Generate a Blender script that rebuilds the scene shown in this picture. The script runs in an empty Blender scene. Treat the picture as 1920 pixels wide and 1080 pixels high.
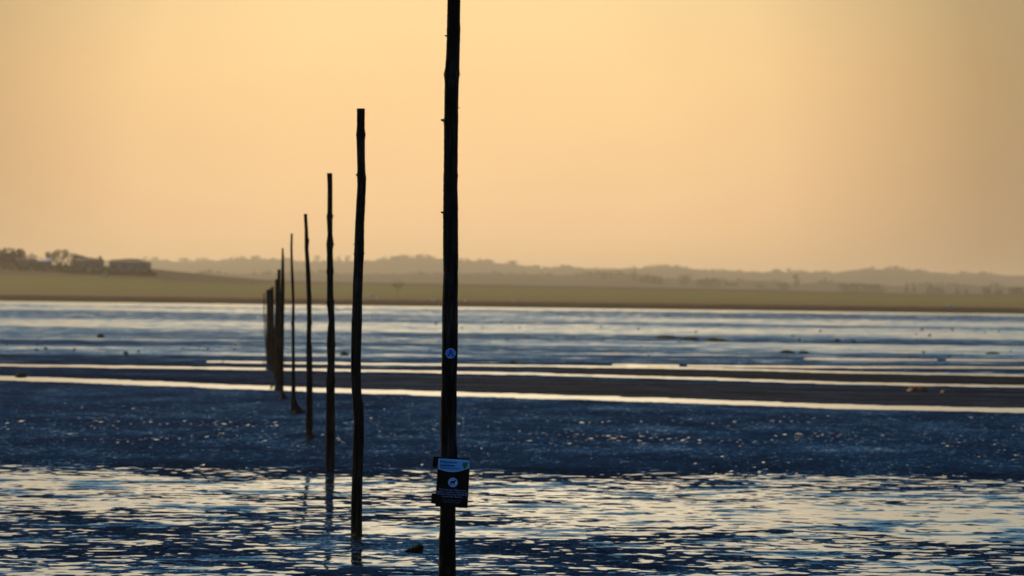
import bpy, bmesh, math, random
import numpy as np
from mathutils import Vector, Matrix

random.seed(7)
rng = np.random.default_rng(11)
S = bpy.context.scene
R = math.radians

# ------------------------------------------------------------------ camera
F = 8000.0                       # focal length in photo pixels (1920 wide)
CAM_H = 2.33
ROLL = R(0.72)
PITCH = math.atan(21.5 / F)
cd = bpy.data.cameras.new('camera')
cam = bpy.data.objects.new('camera', cd)
S.collection.objects.link(cam)
S.camera = cam
cd.sensor_width = 36.0
cd.lens = F / 1920 * 36.0
cd.clip_start = 0.5
cd.clip_end = 60000
Mcam = Matrix.Rotation(PITCH, 4, 'X') @ Matrix.Rotation(R(90), 4, 'X') @ Matrix.Rotation(ROLL, 4, 'Z')
Mcam = Matrix.Translation((0, 0, CAM_H)) @ Mcam
cam.matrix_world = Mcam
cd.dof.use_dof = True
cd.dof.focus_distance = 32.0
cd.dof.aperture_fstop = 5.2
M3 = Mcam.to_3x3()
MN = np.array([[M3[i][j] for j in range(3)] for i in range(3)])


def ray(px, py):
    v = M3 @ Vector(((px - 960) / F, -(py - 540) / F, -1.0))
    return v


def at(px, py, d):
    """world point on the pixel ray at depth (world Y) d"""
    v = ray(px, py)
    return Vector((v.x / v.y * d, d, CAM_H + v.z / v.y * d))


def ground(px, py, z=0.0):
    v = ray(px, py)
    t = (z - CAM_H) / v.z
    return Vector((v.x * t, v.y * t, z))


# ------------------------------------------------------------------ sky
w = bpy.data.worlds.new('World')
S.world = w
w.use_nodes = True
nt = w.node_tree
for n in list(nt.nodes):
    nt.nodes.remove(n)


def N(nt, typ, **kw):
    n = nt.nodes.new(typ)
    for k, v in kw.items():
        setattr(n, k, v)
    return n


def mth(nt, op, a, b=None, clamp=False):
    n = nt.nodes.new('ShaderNodeMath')
    n.operation = op
    n.use_clamp = clamp
    for i, x in enumerate((a, b)):
        if x is None:
            continue
        if isinstance(x, (int, float)):
            n.inputs[i].default_value = x
        else:
            nt.links.new(x, n.inputs[i])
    return n.outputs[0]


def ramp(nt, fac, stops, interp='LINEAR'):
    n = nt.nodes.new('ShaderNodeValToRGB')
    n.color_ramp.interpolation = interp
    e = n.color_ramp.elements
    while len(e) > 1:
        e.remove(e[-1])
    e[0].position = stops[0][0]
    e[0].color = tuple(stops[0][1]) + (1,)
    for p, c in stops[1:]:
        x = e.new(p)
        x.color = tuple(c) + (1,)
    nt.links.new(fac, n.inputs[0])
    return n.outputs[0]


def mix(nt, fac, a, b, typ='MIX'):
    n = nt.nodes.new('ShaderNodeMix')
    n.data_type = 'RGBA'
    n.blend_type = typ
    for idx, x in ((0, fac), (6, a), (7, b)):
        if isinstance(x, (int, float)):
            n.inputs[idx].default_value = x
        elif isinstance(x, tuple):
            n.inputs[idx].default_value = x if len(x) == 4 else x + (1,)
        else:
            nt.links.new(x, n.inputs[idx])
    return n.outputs[2]


tc = N(nt, 'ShaderNodeTexCoord')
sp = N(nt, 'ShaderNodeSeparateXYZ')
nt.links.new(tc.outputs['Generated'], sp.inputs[0])
el = mth(nt, 'MULTIPLY', mth(nt, 'ARCSINE', sp.outputs[2]), 180 / math.pi)
az = mth(nt, 'MULTIPLY', mth(nt, 'ARCTAN2', sp.outputs[0], sp.outputs[1]), 180 / math.pi)
elc = mth(nt, 'MAXIMUM', el, 0.0)
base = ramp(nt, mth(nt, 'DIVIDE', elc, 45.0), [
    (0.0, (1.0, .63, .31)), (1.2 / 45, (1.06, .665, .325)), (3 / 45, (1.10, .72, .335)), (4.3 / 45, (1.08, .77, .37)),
    (6.3 / 45, (1.78, 1.50, 1.02)), (8.8 / 45, (1.5, 1.33, .98)), (12.5 / 45, (.24, .47, .62)), (18 / 45, (.022, .165, .35)),  # bright belt above the frame, added to whiten the water reflections
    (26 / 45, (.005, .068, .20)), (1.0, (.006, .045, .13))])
# lens vignette put into the sky colour: warm belt dims away from mid-view
da = mth(nt, 'SUBTRACT', az, -0.6)
left = mth(nt, 'LESS_THAN', da, 0.0)
wl = mth(nt, 'ADD', mth(nt, 'MULTIPLY', left, .5), 6.9)
ra = mth(nt, 'DIVIDE', da, wl)
re = mth(nt, 'DIVIDE', mth(nt, 'SUBTRACT', el, 1.6), 9.0)
r2 = mth(nt, 'ADD', mth(nt, 'MULTIPLY', ra, ra), mth(nt, 'MULTIPLY', re, re))
rr = mth(nt, 'DIVIDE', mth(nt, 'POWER', r2, 0.5), 4.0, True)
fall = ramp(nt, rr, [(0, (1, 1, 1)), (.09, (.985, .98, .97)), (.15, (.90, .89, .88)), (.20, (.69, .67, .66)),
                     (.25, (.47, .46, .455)), (.32, (.34, .37, .40)), (.6, (.2, .26, .38)), (1, (.11, .17, .30))], 'LINEAR')
fallm = mix(nt, mth(nt, 'MULTIPLY', mth(nt, 'SUBTRACT', elc, 6.0), 0.12, True), fall, (1, 1, 1))
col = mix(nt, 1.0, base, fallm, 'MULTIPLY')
# a blue dusk sky behind the viewer
back = mth(nt, 'MULTIPLY', mth(nt, 'SUBTRACT', mth(nt, 'MULTIPLY', sp.outputs[1], -1.0), 0.05), 2.0, True)
col = mix(nt, back, col, (.075, .17, .36))
# very faint uneven haze
nz = N(nt, 'ShaderNodeTexNoise')
mp = N(nt, 'ShaderNodeMapping')
mp.inputs['Scale'].default_value = (6, 6, 22)
nt.links.new(tc.outputs['Generated'], mp.inputs[0])
nt.links.new(mp.outputs[0], nz.inputs['Vector'])
nz.inputs['Scale'].default_value = 2.0
nz.inputs['Detail'].default_value = 3
var = mth(nt, 'ADD', mth(nt, 'MULTIPLY', nz.outputs[0], 0.10), 0.95)
vm = N(nt, 'ShaderNodeVectorMath', operation='SCALE')
nt.links.new(col, vm.inputs[0])
nt.links.new(var, vm.inputs['Scale'])
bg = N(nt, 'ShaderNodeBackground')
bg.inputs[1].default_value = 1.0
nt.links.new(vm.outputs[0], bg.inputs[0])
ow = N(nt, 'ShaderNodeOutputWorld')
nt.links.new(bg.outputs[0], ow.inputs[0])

# ------------------------------------------------------------------ sun (veiled, low, ahead and above the frame)
SUN_AZ, SUN_EL = R(-34), R(27)
sl = bpy.data.lights.new('sun', 'SUN')
sl.energy = 3.4
sl.angle = R(6)
sl.color = (1.0, .74, .42)
so = bpy.data.objects.new('sun', sl)
S.collection.objects.link(so)
sd = Vector((math.sin(SUN_AZ) * math.cos(SUN_EL), math.cos(SUN_AZ) * math.cos(SUN_EL), math.sin(SUN_EL)))
so.rotation_euler = sd.to_track_quat('Z', 'Y').to_euler()

S.view_settings.view_transform = 'Standard'
S.view_settings.look = 'None'
S.view_settings.exposure = 0
S.view_settings.gamma = 1
S.render.engine = 'CYCLES'
S.cycles.max_bounces = 6
S.cycles.volume_bounces = 0
S.cycles.sample_clamp_indirect = 3.0
S.cycles.sample_clamp_direct = 6.0

# ------------------------------------------------------------------ helpers
col_ = S.collection


def tag(o, label=None, cat=None, group=None, kind=None):
    if label: o['label'] = label
    if cat: o['category'] = cat
    if group: o['group'] = group
    if kind: o['kind'] = kind
    return o


def link(name, me, mat=None, parent=None, smooth=True):
    o = bpy.data.objects.new(name, me)
    col_.objects.link(o)
    if mat: me.materials.append(mat)
    if parent: o.parent = parent
    if smooth:
        me.polygons.foreach_set('use_smooth', [True] * len(me.polygons))
    return o


def empty(name, loc, rz=0):
    o = bpy.data.objects.new(name, None)
    o.empty_display_size = 0.2
    col_.objects.link(o)
    o.location = loc
    o.rotation_euler = (0, 0, rz)
    return o


def mesh(name, v, f):
    me = bpy.data.meshes.new(name)
    me.from_pydata([tuple(x) for x in v], [], f)
    me.update()
    return me


def grid_mesh(name, P, flip=False):
    """P: (rows, cols, 3) array"""
    r, c = P.shape[:2]
    me = bpy.data.meshes.new(name)
    idx = np.arange(r * c).reshape(r, c)
    q = np.stack([idx[:-1, :-1], idx[:-1, 1:], idx[1:, 1:], idx[1:, :-1]], -1).reshape(-1, 4)
    if flip: q = q[:, ::-1]
    me.vertices.add(r * c)
    me.vertices.foreach_set('co', P.reshape(-1).astype(np.float32))
    me.loops.add(q.size)
    me.loops.foreach_set('vertex_index', q.reshape(-1).astype(np.int32))
    me.polygons.add(len(q))
    me.polygons.foreach_set('loop_start', np.arange(0, q.size, 4, dtype=np.int32))
    me.polygons.foreach_set('use_smooth', np.ones(len(q), dtype=bool))
    me.update(calc_edges=True)
    return me


def fattr(me, name, a):
    at_ = me.attributes.new(name, 'FLOAT', 'POINT')
    at_.data.foreach_set('value', a.reshape(-1).astype(np.float32))


_T = rng.permutation(256)
_T = np.concatenate([_T, _T])
_G = rng.uniform(0, 2 * np.pi, 256)
_GX, _GY = np.cos(_G), np.sin(_G)


def perlin(x, y):
    xi = np.floor(x).astype(np.int64)
    yi = np.floor(y).astype(np.int64)
    fx, fy = x - xi, y - yi
    u = fx * fx * fx * (fx * (fx * 6 - 15) + 10)
    v = fy * fy * fy * (fy * (fy * 6 - 15) + 10)

    def g(ix, iy, dx, dy):
        h = _T[(_T[ix & 255] + iy) & 255]
        return _GX[h] * dx + _GY[h] * dy
    a = g(xi, yi, fx, fy)
    b = g(xi + 1, yi, fx - 1, fy)
    c = g(xi, yi + 1, fx, fy - 1)
    d = g(xi + 1, yi + 1, fx - 1, fy - 1)
    return ((a * (1 - u) + b * u) * (1 - v) + (c * (1 - u) + d * u) * v) * 1.5


def fbm(x, y, o=3, g=.5):
    s = 0
    a = 1.0
    for k in range(o):
        s = s + a * perlin(x * 2 ** k + 17.3 * k, y * 2 ** k - 9.1 * k)
        a *= g
    return s


def sstep(a, b, x):
    t = np.clip((x - a) / (b - a), 0, 1)
    return t * t * (3 - 2 * t)


# ------------------------------------------------------------------ materials
def new_mat(name):
    m = bpy.data.materials.new(name)
    m.use_nodes = True
    return m, m.node_tree, m.node_tree.nodes['Principled BSDF']


def tilt_normal(nt, strength, scales, lean=0.0):
    """random facet tilt of a rippled surface, in world space; strength = socket or float"""
    geo = N(nt, 'ShaderNodeNewGeometry')
    acc = None
    for sc, amp, dist in scales:
        mp = N(nt, 'ShaderNodeMapping')
        mp.inputs['Scale'].default_value = sc
        nt.links.new(geo.outputs['Position'], mp.inputs[0])
        n = N(nt, 'ShaderNodeTexNoise')
        n.inputs['Scale'].default_value = 1.0
        n.inputs['Detail'].default_value = 2.0
        n.inputs['Distortion'].default_value = dist
        nt.links.new(mp.outputs[0], n.inputs['Vector'])
        s = N(nt, 'ShaderNodeVectorMath', operation='SUBTRACT')
        nt.links.new(n.outputs['Color'], s.inputs[0])
        s.inputs[1].default_value = (.5, .5, .5)
        k = N(nt, 'ShaderNodeVectorMath', operation='MULTIPLY')
        nt.links.new(s.outputs[0], k.inputs[0])
        k.inputs[1].default_value = (amp, amp, 0)
        if acc is None:
            acc = k.outputs[0]
        else:
            a = N(nt, 'ShaderNodeVectorMath', operation='ADD')
            nt.links.new(acc, a.inputs[0])
            nt.links.new(k.outputs[0], a.inputs[1])
            acc = a.outputs[0]
    ln = N(nt, 'ShaderNodeVectorMath', operation='ADD')   # lean toward the viewer, added so facets mirror the higher sky
    nt.links.new(acc, ln.inputs[0])
    ln.inputs[1].default_value = (0, -lean, 0)
    acc = ln.outputs[0]
    sc_ = N(nt, 'ShaderNodeVectorMath', operation='SCALE')
    nt.links.new(acc, sc_.inputs[0])
    if isinstance(strength, (int, float)):
        sc_.inputs['Scale'].default_value = strength
    else:
        nt.links.new(strength, sc_.inputs['Scale'])
    a = N(nt, 'ShaderNodeVectorMath', operation='ADD')
    nt.links.new(geo.outputs['Normal'], a.inputs[0])
    nt.links.new(sc_.outputs[0], a.inputs[1])
    nn = N(nt, 'ShaderNodeVectorMath', operation='NORMALIZE')
    nt.links.new(a.outputs[0], nn.inputs[0])
    return nn.outputs[0]


def mud_material():
    m, nt, b = new_mat('wet_mud')
    at1 = N(nt, 'ShaderNodeAttribute', attribute_name='rough')
    at2 = N(nt, 'ShaderNodeAttribute', attribute_name='dry')
    nrm = tilt_normal(nt, at1.outputs['Fac'], [((9, 5, 1), .50, .6), ((30, 18, 1), .78, .3), ((1.3, .7, 1), .22, .3)], .33)
    nt.links.new(nrm, b.inputs['Normal'])
    c = mix(nt, at2.outputs['Fac'], (.004, .008, .014), (.007, .008, .012))
    nt.links.new(c, b.inputs['Base Color'])
    nt.links.new(mth(nt, 'ADD', mth(nt, 'MULTIPLY', at2.outputs['Fac'], .5), .10), b.inputs['Roughness'])
    nt.links.new(mth(nt, 'SUBTRACT', .5, mth(nt, 'MULTIPLY', at2.outputs['Fac'], .5), True), b.inputs['Specular IOR Level'])
    b.inputs['IOR'].default_value = 1.38
    return m


def water_material():
    m, nt, b = new_mat('shallow_water')
    b.inputs['Base Color'].default_value = (.012, .018, .024, 1)
    b.inputs['Roughness'].default_value = .03
    b.inputs['IOR'].default_value = 1.34
    geo = N(nt, 'ShaderNodeNewGeometry')
    mp = N(nt, 'ShaderNodeMapping')
    mp.inputs['Scale'].default_value = (.9, .8, 1)
    nt.links.new(geo.outputs['Position'], mp.inputs[0])
    wn = N(nt, 'ShaderNodeTexNoise')
    wn.inputs['Scale'].default_value = 1.0
    wn.inputs['Detail'].default_value = 4
    nt.links.new(mp.outputs[0], wn.inputs['Vector'])
    spw = N(nt, 'ShaderNodeSeparateXYZ')
    nt.links.new(geo.outputs['Position'], spw.inputs[0])
    open_ = mth(nt, 'MULTIPLY', mth(nt, 'SUBTRACT', 75.0, spw.outputs[1]), .06, True)   # the far channel lies still
    stg = mth(nt, 'ADD', mth(nt, 'MULTIPLY', mth(nt, 'MULTIPLY', mth(nt, 'SUBTRACT', wn.outputs[0], .52, True), .62), open_), .045)
    nrm = tilt_normal(nt, stg, [((3.4, 2.4, 1), 1.0, .8), ((13, 9, 1), .6, .4)], .95)
    nt.links.new(nrm, b.inputs['Normal'])
    return m


def simple(name, colr, rough=.8, var=.3, scale=5.0, spec=.3, bump=0):
    m, nt, b = new_mat(name)
    tcn = N(nt, 'ShaderNodeTexCoord')
    n = N(nt, 'ShaderNodeTexNoise')
    n.inputs['Scale'].default_value = scale
    n.inputs['Detail'].default_value = 5
    nt.links.new(tcn.outputs['Object'], n.inputs['Vector'])
    d = tuple(x * (1 - var) for x in colr)
    l = tuple(min(1, x * (1 + var)) for x in colr)
    nt.links.new(ramp(nt, n.outputs[0], [(.3, d), (.7, l)]), b.inputs['Base Color'])
    b.inputs['Roughness'].default_value = rough
    b.inputs['Specular IOR Level'].default_value = spec
    if bump:
        bp = N(nt, 'ShaderNodeBump')
        bp.inputs['Strength'].default_value = bump
        bp.inputs['Distance'].default_value = .02
        nt.links.new(n.outputs[0], bp.inputs['Height'])
        nt.links.new(bp.outputs[0], b.inputs['Normal'])
    return m


def wood_material():
    m, nt, b = new_mat('weathered_pole_wood')
    tcn = N(nt, 'ShaderNodeTexCoord')
    mp = N(nt, 'ShaderNodeMapping')
    mp.inputs['Scale'].default_value = (60, 60, 3.0)
    nt.links.new(tcn.outputs['Object'], mp.inputs[0])
    n = N(nt, 'ShaderNodeTexNoise')
    n.inputs['Scale'].default_value = 1
    n.inputs['Detail'].default_value = 5
    nt.links.new(mp.outputs[0], n.inputs['Vector'])
    mp2 = N(nt, 'ShaderNodeMapping')
    mp2.inputs['Scale'].default_value = (3, 3, 1.6)
    nt.links.new(tcn.outputs['Object'], mp2.inputs[0])
    n2 = N(nt, 'ShaderNodeTexNoise')
    n2.inputs['Scale'].default_value = 1
    n2.inputs['Detail'].default_value = 3
    nt.links.new(mp2.outputs[0], n2.inputs['Vector'])
    g = ramp(nt, n.outputs[0], [(.38, (.003, .003, .003)), (.55, (.014, .013, .012)), (.72, (.045, .040, .036))])
    patch = ramp(nt, n2.outputs[0], [(.42, (.25, .25, .25)), (.6, (1, 1, 1))])
    nt.links.new(mix(nt, 1.0, g, patch, 'MULTIPLY'), b.inputs['Base Color'])
    b.inputs['Roughness'].default_value = .75
    b.inputs['Specular IOR Level'].default_value = .05
    bp = N(nt, 'ShaderNodeBump')
    bp.inputs['Strength'].default_value = .8
    bp.inputs['Distance'].default_value = .01
    nt.links.new(n.outputs[0], bp.inputs['Height'])
    nt.links.new(bp.outputs[0], b.inputs['Normal'])
    return m


MUD = mud_material()
WATER = water_material()
WOOD = wood_material()
MM_ = None
WEED = simple('dark_seaweed', (.006, .007, .004), .8, .5, 30, .06, .5)
WEEDB = simple('brown_seaweed', (.10, .035, .012), .7, .5, 10, .2, .5)
BARK = simple('far_bark', (.045, .035, .028), .9, .3, 2, .1)
LEAF = simple('far_foliage', (.05, .045, .025), .9, .4, .4, .1)

# ------------------------------------------------------------------ tidal flats
# rows spaced ever wider with distance; every value below is a function of world X, Y
ROLLT = math.tan(ROLL)
dyv = np.concatenate([np.linspace(14.6, 700, 1150), np.linspace(730, 2200, 50)])
dyv = dyv[::-1]
D = CAM_H * F / dyv
cx = np.linspace(-1500, 1500, 760)
Y = np.repeat(D[:, None], len(cx), 1)
X = (cx[None, :] / F) * D[:, None] * 1.0 + np.sign(cx)[None, :] * (np.abs(cx)[None, :] / 1500) ** 3 * 4.0
Qd = CAM_H * F / Y                      # inverse distance measure
U = X / Y * F                           # bearing measure from the origin, -960..960 in view


def poly(pts):
    """control line across the flats (photo coords of the real thing) -> inverse distance as function of bearing"""
    us, qs = [], []
    for px, py in pts:
        g = ground(px, py)
        us.append(g.x / g.y * F)
        qs.append(CAM_H * F / g.y)
    us = np.array(us); qs = np.array(qs)
    sl_ = (qs[-1] - qs[0]) / (us[-1] - us[0])
    us = np.concatenate([[us[0] - 1500], us, [us[-1] + 1500]])
    qs = np.concatenate([[qs[0] - 1500 * sl_ * .6], qs, [qs[-1] + 1500 * sl_ * .6]])
    return us, qs


def line_q(pts):
    us, qs = poly(pts)
    return np.interp(U, us, qs)


z = np.full(X.shape, 0.012)
rough = np.full(X.shape, 0.8)
dry = np.zeros(X.shape)

# -- zone near: pools and ripples
n1 = fbm(X / .80, Y / .75, 4, .6)
n2 = fbm(X / 2.6 + 5, Y / 3.2, 3, .5)
n3 = fbm(X / .16, Y / .30 + 40, 2, .5)
n4 = fbm(X / 7 + 3.3, Y / 9 + 8, 2, .5)


def table(q, pts):
    xs, ys = zip(*pts)
    return np.interp(q, xs, ys)


tr = sstep(-300, 700, U)               # 0 left .. 1 right
covL = table(Qd, [(300, -1.1), (318, -.62), (334, -.25), (345, .12), (365, .12), (385, .30), (402, .02), (415, -.25), (440, -.46), (480, -.42), (540, -.3), (800, -.3)])
covR = table(Qd, [(300, -1.1), (306, -.62), (318, -.35), (326, -.12), (334, .05), (346, -.42), (358, -.05), (378, .60), (400, .62), (425, .45), (440, .15), (452, -.05), (480, -.15), (540, -.15), (800, -.3)])
cov = covL * (1 - tr) + covR * tr
# bright smooth patch between second pole and the signed pole
cov = cov - .5 * np.exp(-((Qd - 462) / 14) ** 2) * sstep(-420, -330, U) * (1 - sstep(-150, 60, U))
cov = cov + .75 * np.exp(-((Qd - 436) / 9) ** 2) * sstep(-330, -250, U) * (1 - sstep(60, 260, U))
n5 = fbm(X / .36 + 31, Y / .27 + 3, 3, .65)
f = n1 * .42 + n5 * .55 + n2 * .30 + n3 * .20 + n4 * .12 - cov * .72
near = 1 - sstep(58, 63, Y)
zn = .0065 * f + .0018 * n3
zn = np.clip(zn, -.02, .013)
z = near * zn + (1 - near) * .010
rough = np.where(Y < 60, .78 + .45 * np.clip(n2 + .3 * n1, -.5, .6) + .35 * np.exp(-((Qd - 320) / 16) ** 2), .8)
# wet film on the low rims between pools
rough = np.where((Y < 60) & (f < .07), .32, rough)

# -- zone between: damp mud with small dimples that hold water
m1 = fbm(X / .13, Y / .6 + 11, 3, .65)
m2 = fbm(X / 2.2 + 9, Y / 5.0, 3, .5)
mid = sstep(57, 61, Y) * (1 - sstep(98, 118, Y))
thr = table(Qd, [(150, .95), (195, .86), (215, .66), (240, .55), (262, .52), (285, .62), (300, .70), (320, .6)])
dim = np.clip((m1 * .82 + m2 * .32 - thr - .04) / .16, 0, 1)
zm = .010 + .004 * m1 - .035 * dim
z = z * (1 - mid) + zm * mid
roughm = .84 + .25 * m2 + .12 * m1 + .35 * np.exp(-((Qd - 322) / 12) ** 2)
rough = rough * (1 - mid) + np.where(dim > .1, .1, np.clip(roughm, .35, 1.2)) * mid

# -- zone far: broad wet bands
bl = [(14, .06), (20, .10), (23, .30), (26, .10), (30, .16), (33, .40), (44, .42), (49, .16), (60, .15), (65, .34), (78, .36),
      (81, .60), (83.5, .16), (86, .52), (95, .55), (99, .30), (112, .30), (115, .85), (122, .85), (131, .95), (150, .95), (190, .9)]
br = [(14, .04), (18, .08), (21, .50), (29, .42), (33, .14), (40, .16), (43, .48), (47, .2), (55, .13), (62, .20), (66, .46), (74, .60),
      (77, .20), (86, .18), (90, .34), (98, .42), (103, .85), (106, .5), (115, .6), (119, .85), (150, .95), (190, .9)]
wob = fbm(X / 60, np.log(Y) * 9, 3, .5)
wf = fbm(X / 14 + 4, np.log(Y) * 30, 3, .55)
wff = fbm(X / 1.8 + 4, np.log(Y) * 75, 3, .6)
qq = Qd * (1 + .030 * wob) + .6 * wf
trf = sstep(-520, 500, U + 160 * wob)
far_r = table(qq, bl) * (1 - trf) + table(qq, br) * trf
far_r = (.10 + .92 * far_r) * (1 + .5 * wf + .5 * wff)
farm = sstep(100, 112, Y)
rough = rough * (1 - farm) + np.clip(far_r, .03, 1.15) * farm
# drier sand banks behind the channel, brown toward the right
q1 = line_q([(0, 709), (213, 716), (480, 727), (640, 733), (960, 742), (1280, 752), (1600, 763), (1920, 770)])
q2 = line_q([(0, 684.5), (300, 689), (640, 694), (960, 700.5), (1280, 709), (1600, 719), (1920, 725)])
q3 = line_q([(0, 670), (300, 677), (640, 682), (960, 685.5), (1280, 690), (1600, 698.5), (1920, 704)])
q4 = line_q([(0, 655), (640, 676), (960, 681), (1280, 686), (1600, 688.5), (1920, 689.5)])
q5 = line_q([(0, 650), (640, 663), (1280, 671), (1600, 673.5), (1920, 676)])
q6 = line_q([(0, 640), (640, 652), (960, 660), (1280, 668), (1600, 671), (1920, 672)])
rag = fbm(X / 1.1, Y / 1.8, 3, .6)
bank = sstep(q2 + 3, q2 + 12, Qd) * (1 - sstep(q1 - 3, q1, Qd))
bank = bank * sstep(-1000, 200, U)
dry = np.maximum(dry, np.clip(bank * (.72 + .14 * wf + .12 * wff), 0, 1))
bank2 = sstep(q3 + 1, q3 + 4, Qd) * (1 - sstep(q2 - 3, q2 - 1, Qd)) * sstep(-200, 260, U)
dry = np.maximum(dry, .80 * bank2)
rough = np.where(bank + bank2 > .05, np.maximum(rough, .8), rough)
# darker damp rim right behind and in front of the channel
rough = rough + .5 * np.exp(-((Qd - q1 + 9) / 4) ** 2) * (1 - bank)


def channel(qc, hw, amp, umin=-9e9, umax=9e9, gap=-9.0, zb=-.03):
    """standing water in a trough: mud sinks below the waterline"""
    global z, rough, dry
    e = np.abs(Qd - qc) + amp * rag
    inn = 1 - sstep(hw - .35, hw + .35, e)
    inn = inn * sstep(umin - 30, umin + 30, U) * (1 - sstep(umax - 30, umax + 30, U))
    if gap > -5:
        inn = inn * sstep(gap - .1, gap + .1, fbm(U / 60 + qc.mean(), Qd * 0 + qc.mean(), 3, .6))
    z = z * (1 - inn) + zb * inn
    rough = rough * (1 - inn) + .12 * inn
    dry = dry * (1 - inn)


channel(q1, 4.0, 1.0)
channel(q2, 1.9, .7)
channel(q3, 1.5, .5, umin=-560, gap=-.9)
channel(q4, 1.6, .5, umin=200, gap=-.7)
channel(q5, 1.3, .5, umin=560, gap=-.5)
P = np.stack([X, Y, z], -1)
me = grid_mesh('mud_flats', P)
fattr(me, 'rough', rough)
fattr(me, 'dry', dry)
o = link('mud_flats', me, MUD, smooth=False)
tag(o, 'wet rippled mud and sand of the tidal flats', None, None, 'structure')

me = mesh('water', [(-9000, -300, 0), (9000, -300, 0), (9000, 1262, 0), (-9000, 1262, 0)], [(0, 1, 2, 3)])
o = link('water', me, WATER)
tag(o, 'thin sheet of shallow tidal water', None, None, 'structure')
me = mesh('ground', [(-9000, -300, -.6), (9000, -300, -.6), (9000, 9500, -.6), (-9000, 9500, -.6)], [(0, 1, 2, 3)])
o = link('ground', me, simple('deep_sand', (.05, .045, .03), .9, .2, .01))
tag(o, 'ground beneath the flats and the land behind', None, None, 'structure')


# ------------------------------------------------------------------ the far shore and fields
def land_material():
    m, nt, b = new_mat('marsh_and_fields')
    geo = N(nt, 'ShaderNodeNewGeometry')
    a = N(nt, 'ShaderNodeAttribute', attribute_name='band')
    mp = N(nt, 'ShaderNodeMapping')
    mp.inputs['Scale'].default_value = (.008, .02, .3)
    nt.links.new(geo.outputs['Position'], mp.inputs[0])
    n = N(nt, 'ShaderNodeTexNoise')
    n.inputs['Scale'].default_value = 1
    n.inputs['Detail'].default_value = 6
    nt.links.new(mp.outputs[0], n.inputs['Vector'])
    f_ = mth(nt, 'ADD', a.outputs['Fac'], mth(nt, 'MULTIPLY', mth(nt, 'SUBTRACT', n.outputs[0], .5), .22))
    c = ramp(nt, f_, [(0, (.05, .026, .008)), (.10, (.10, .048, .012)), (.17, (.17, .075, .020)), (.27, (.15, .105, .030)),
                      (.42, (.14, .12, .022)), (.62, (.14, .142, .016)), (.86, (.14, .12, .022)), (1, (.08, .06, .026))])
    nt.links.new(c, b.inputs['Base Color'])
    b.inputs['Roughness'].default_value = .95
    b.inputs['Specular IOR Level'].default_value = .05
    return m


def interp_px(pts, x):
    xs, ys = zip(*pts)
    return np.interp(x, xs, ys)


def hor(px):                       # photo y of eye level
    return 561.5 + (px - 960) * ROLLT


lx = np.arange(-1200, 3121, 8.0)
crest_px = [(-1200, 478), (-300, 487), (0, 492), (100, 496), (200, 500), (285, 504), (330, 509), (380, 514), (440, 520), (500, 525), (600, 528),
            (800, 531), (960, 534.5), (1200, 539), (1440, 543.5), (1560, 547), (1700, 550.5), (1800, 551.5), (1920, 551), (2200, 556), (3120, 566)]
crest_y = interp_px(crest_px, lx)
crest_d = np.interp(lx, [0, 300, 650, 1920], [1500, 1520, 1950, 2000])
crest_h = (hor(lx) - crest_y) / F * crest_d + CAM_H
ts = np.array([0, .0005, .004, .02, .05, .1, .17, .25, .33, .42, .5, .6, .7, .8, .88, .94, 1.0, 1.06, 1.15, 1.4])
rows = []
band = []
SH = 1243.0
for t in ts:
    d = SH + t * (crest_d - SH)
    u = (lx - 960) / F * d
    if t == 0: h = np.full_like(lx, -.3)
    elif t < .001: h = .95 + .25 * fbm(lx / 30, lx * 0 + 3, 3)
    elif t < .01: h = 1.7 + .25 * fbm(lx / 25, lx * 0 + 7, 3)
    elif t <= 1:
        s = t ** 1.15
        h = 1.85 + (crest_h - 1.85) * s
        h = h + (.5 * fbm(lx / 90, lx * 0 + t * 9, 2) * math.sin(math.pi * t))
    else: h = crest_h - (t - 1) * 30
    rows.append(np.stack([u, d, h], -1))
    bv = np.full_like(lx, {0: 0.0}.get(t, min(1, .08 + .92 * t ** .6 if t > .004 else .13)))
    band.append(bv + (1.08 - bv) * (1 - sstep(330, 620, lx)) * float(sstep(.55, .68, t)))
P = np.array(rows)
me = grid_mesh('fields', P)
fattr(me, 'band', np.array(band))
o = link('fields', me, land_material(), smooth=False)
tag(o, 'green fields and rusty marsh edge of the far shore', None, None, 'structure')
LAND = P


def land_z(px, t):
    """height and depth of the land at photo column px, fraction t to the crest"""
    cd_ = float(np.interp(px, lx, crest_d))
    ch = float(np.interp(px, lx, crest_h))
    d = SH + t * (cd_ - SH)
    return (px - 960) / F * d, d, 1.15 + (ch - 1.15) * t ** 1.15


def hill(name, label, pts, d0, d1, bump, scale, seed, colr):
    hx = np.arange(-1400, 3321, 3.0)
    hy = interp_px(pts, hx)
    rows = []
    for k, (dd, fr) in enumerate([(d0, 0.0), (d0 + (d1 - d0) * .3, .35), (d0 + (d1 - d0) * .6, .7), (d0 + (d1 - d0) * .85, .92), (d1, 1.0),
                                  (d1 + (d1 - d0) * .1, .99), (d1 + (d1 - d0) * .4, .6)]):
        top = (hor(hx) - hy) / F * d1 + CAM_H
        h = top * fr + (fbm(hx / scale, hx * 0 + seed + k * 3.7, 4, .6) * bump * (.3 if fr < .9 else 1.0))
        rows.append(np.stack([(hx - 960) / F * dd, np.full_like(hx, dd), h], -1))
    me = grid_mesh(name, np.array(rows))
    m = simple(name + '_cover', colr, .95, .35, .006, .05)
    o = link(name, me, m, smooth=False)
    tag(o, label, None, None, 'structure')
    return o


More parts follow.
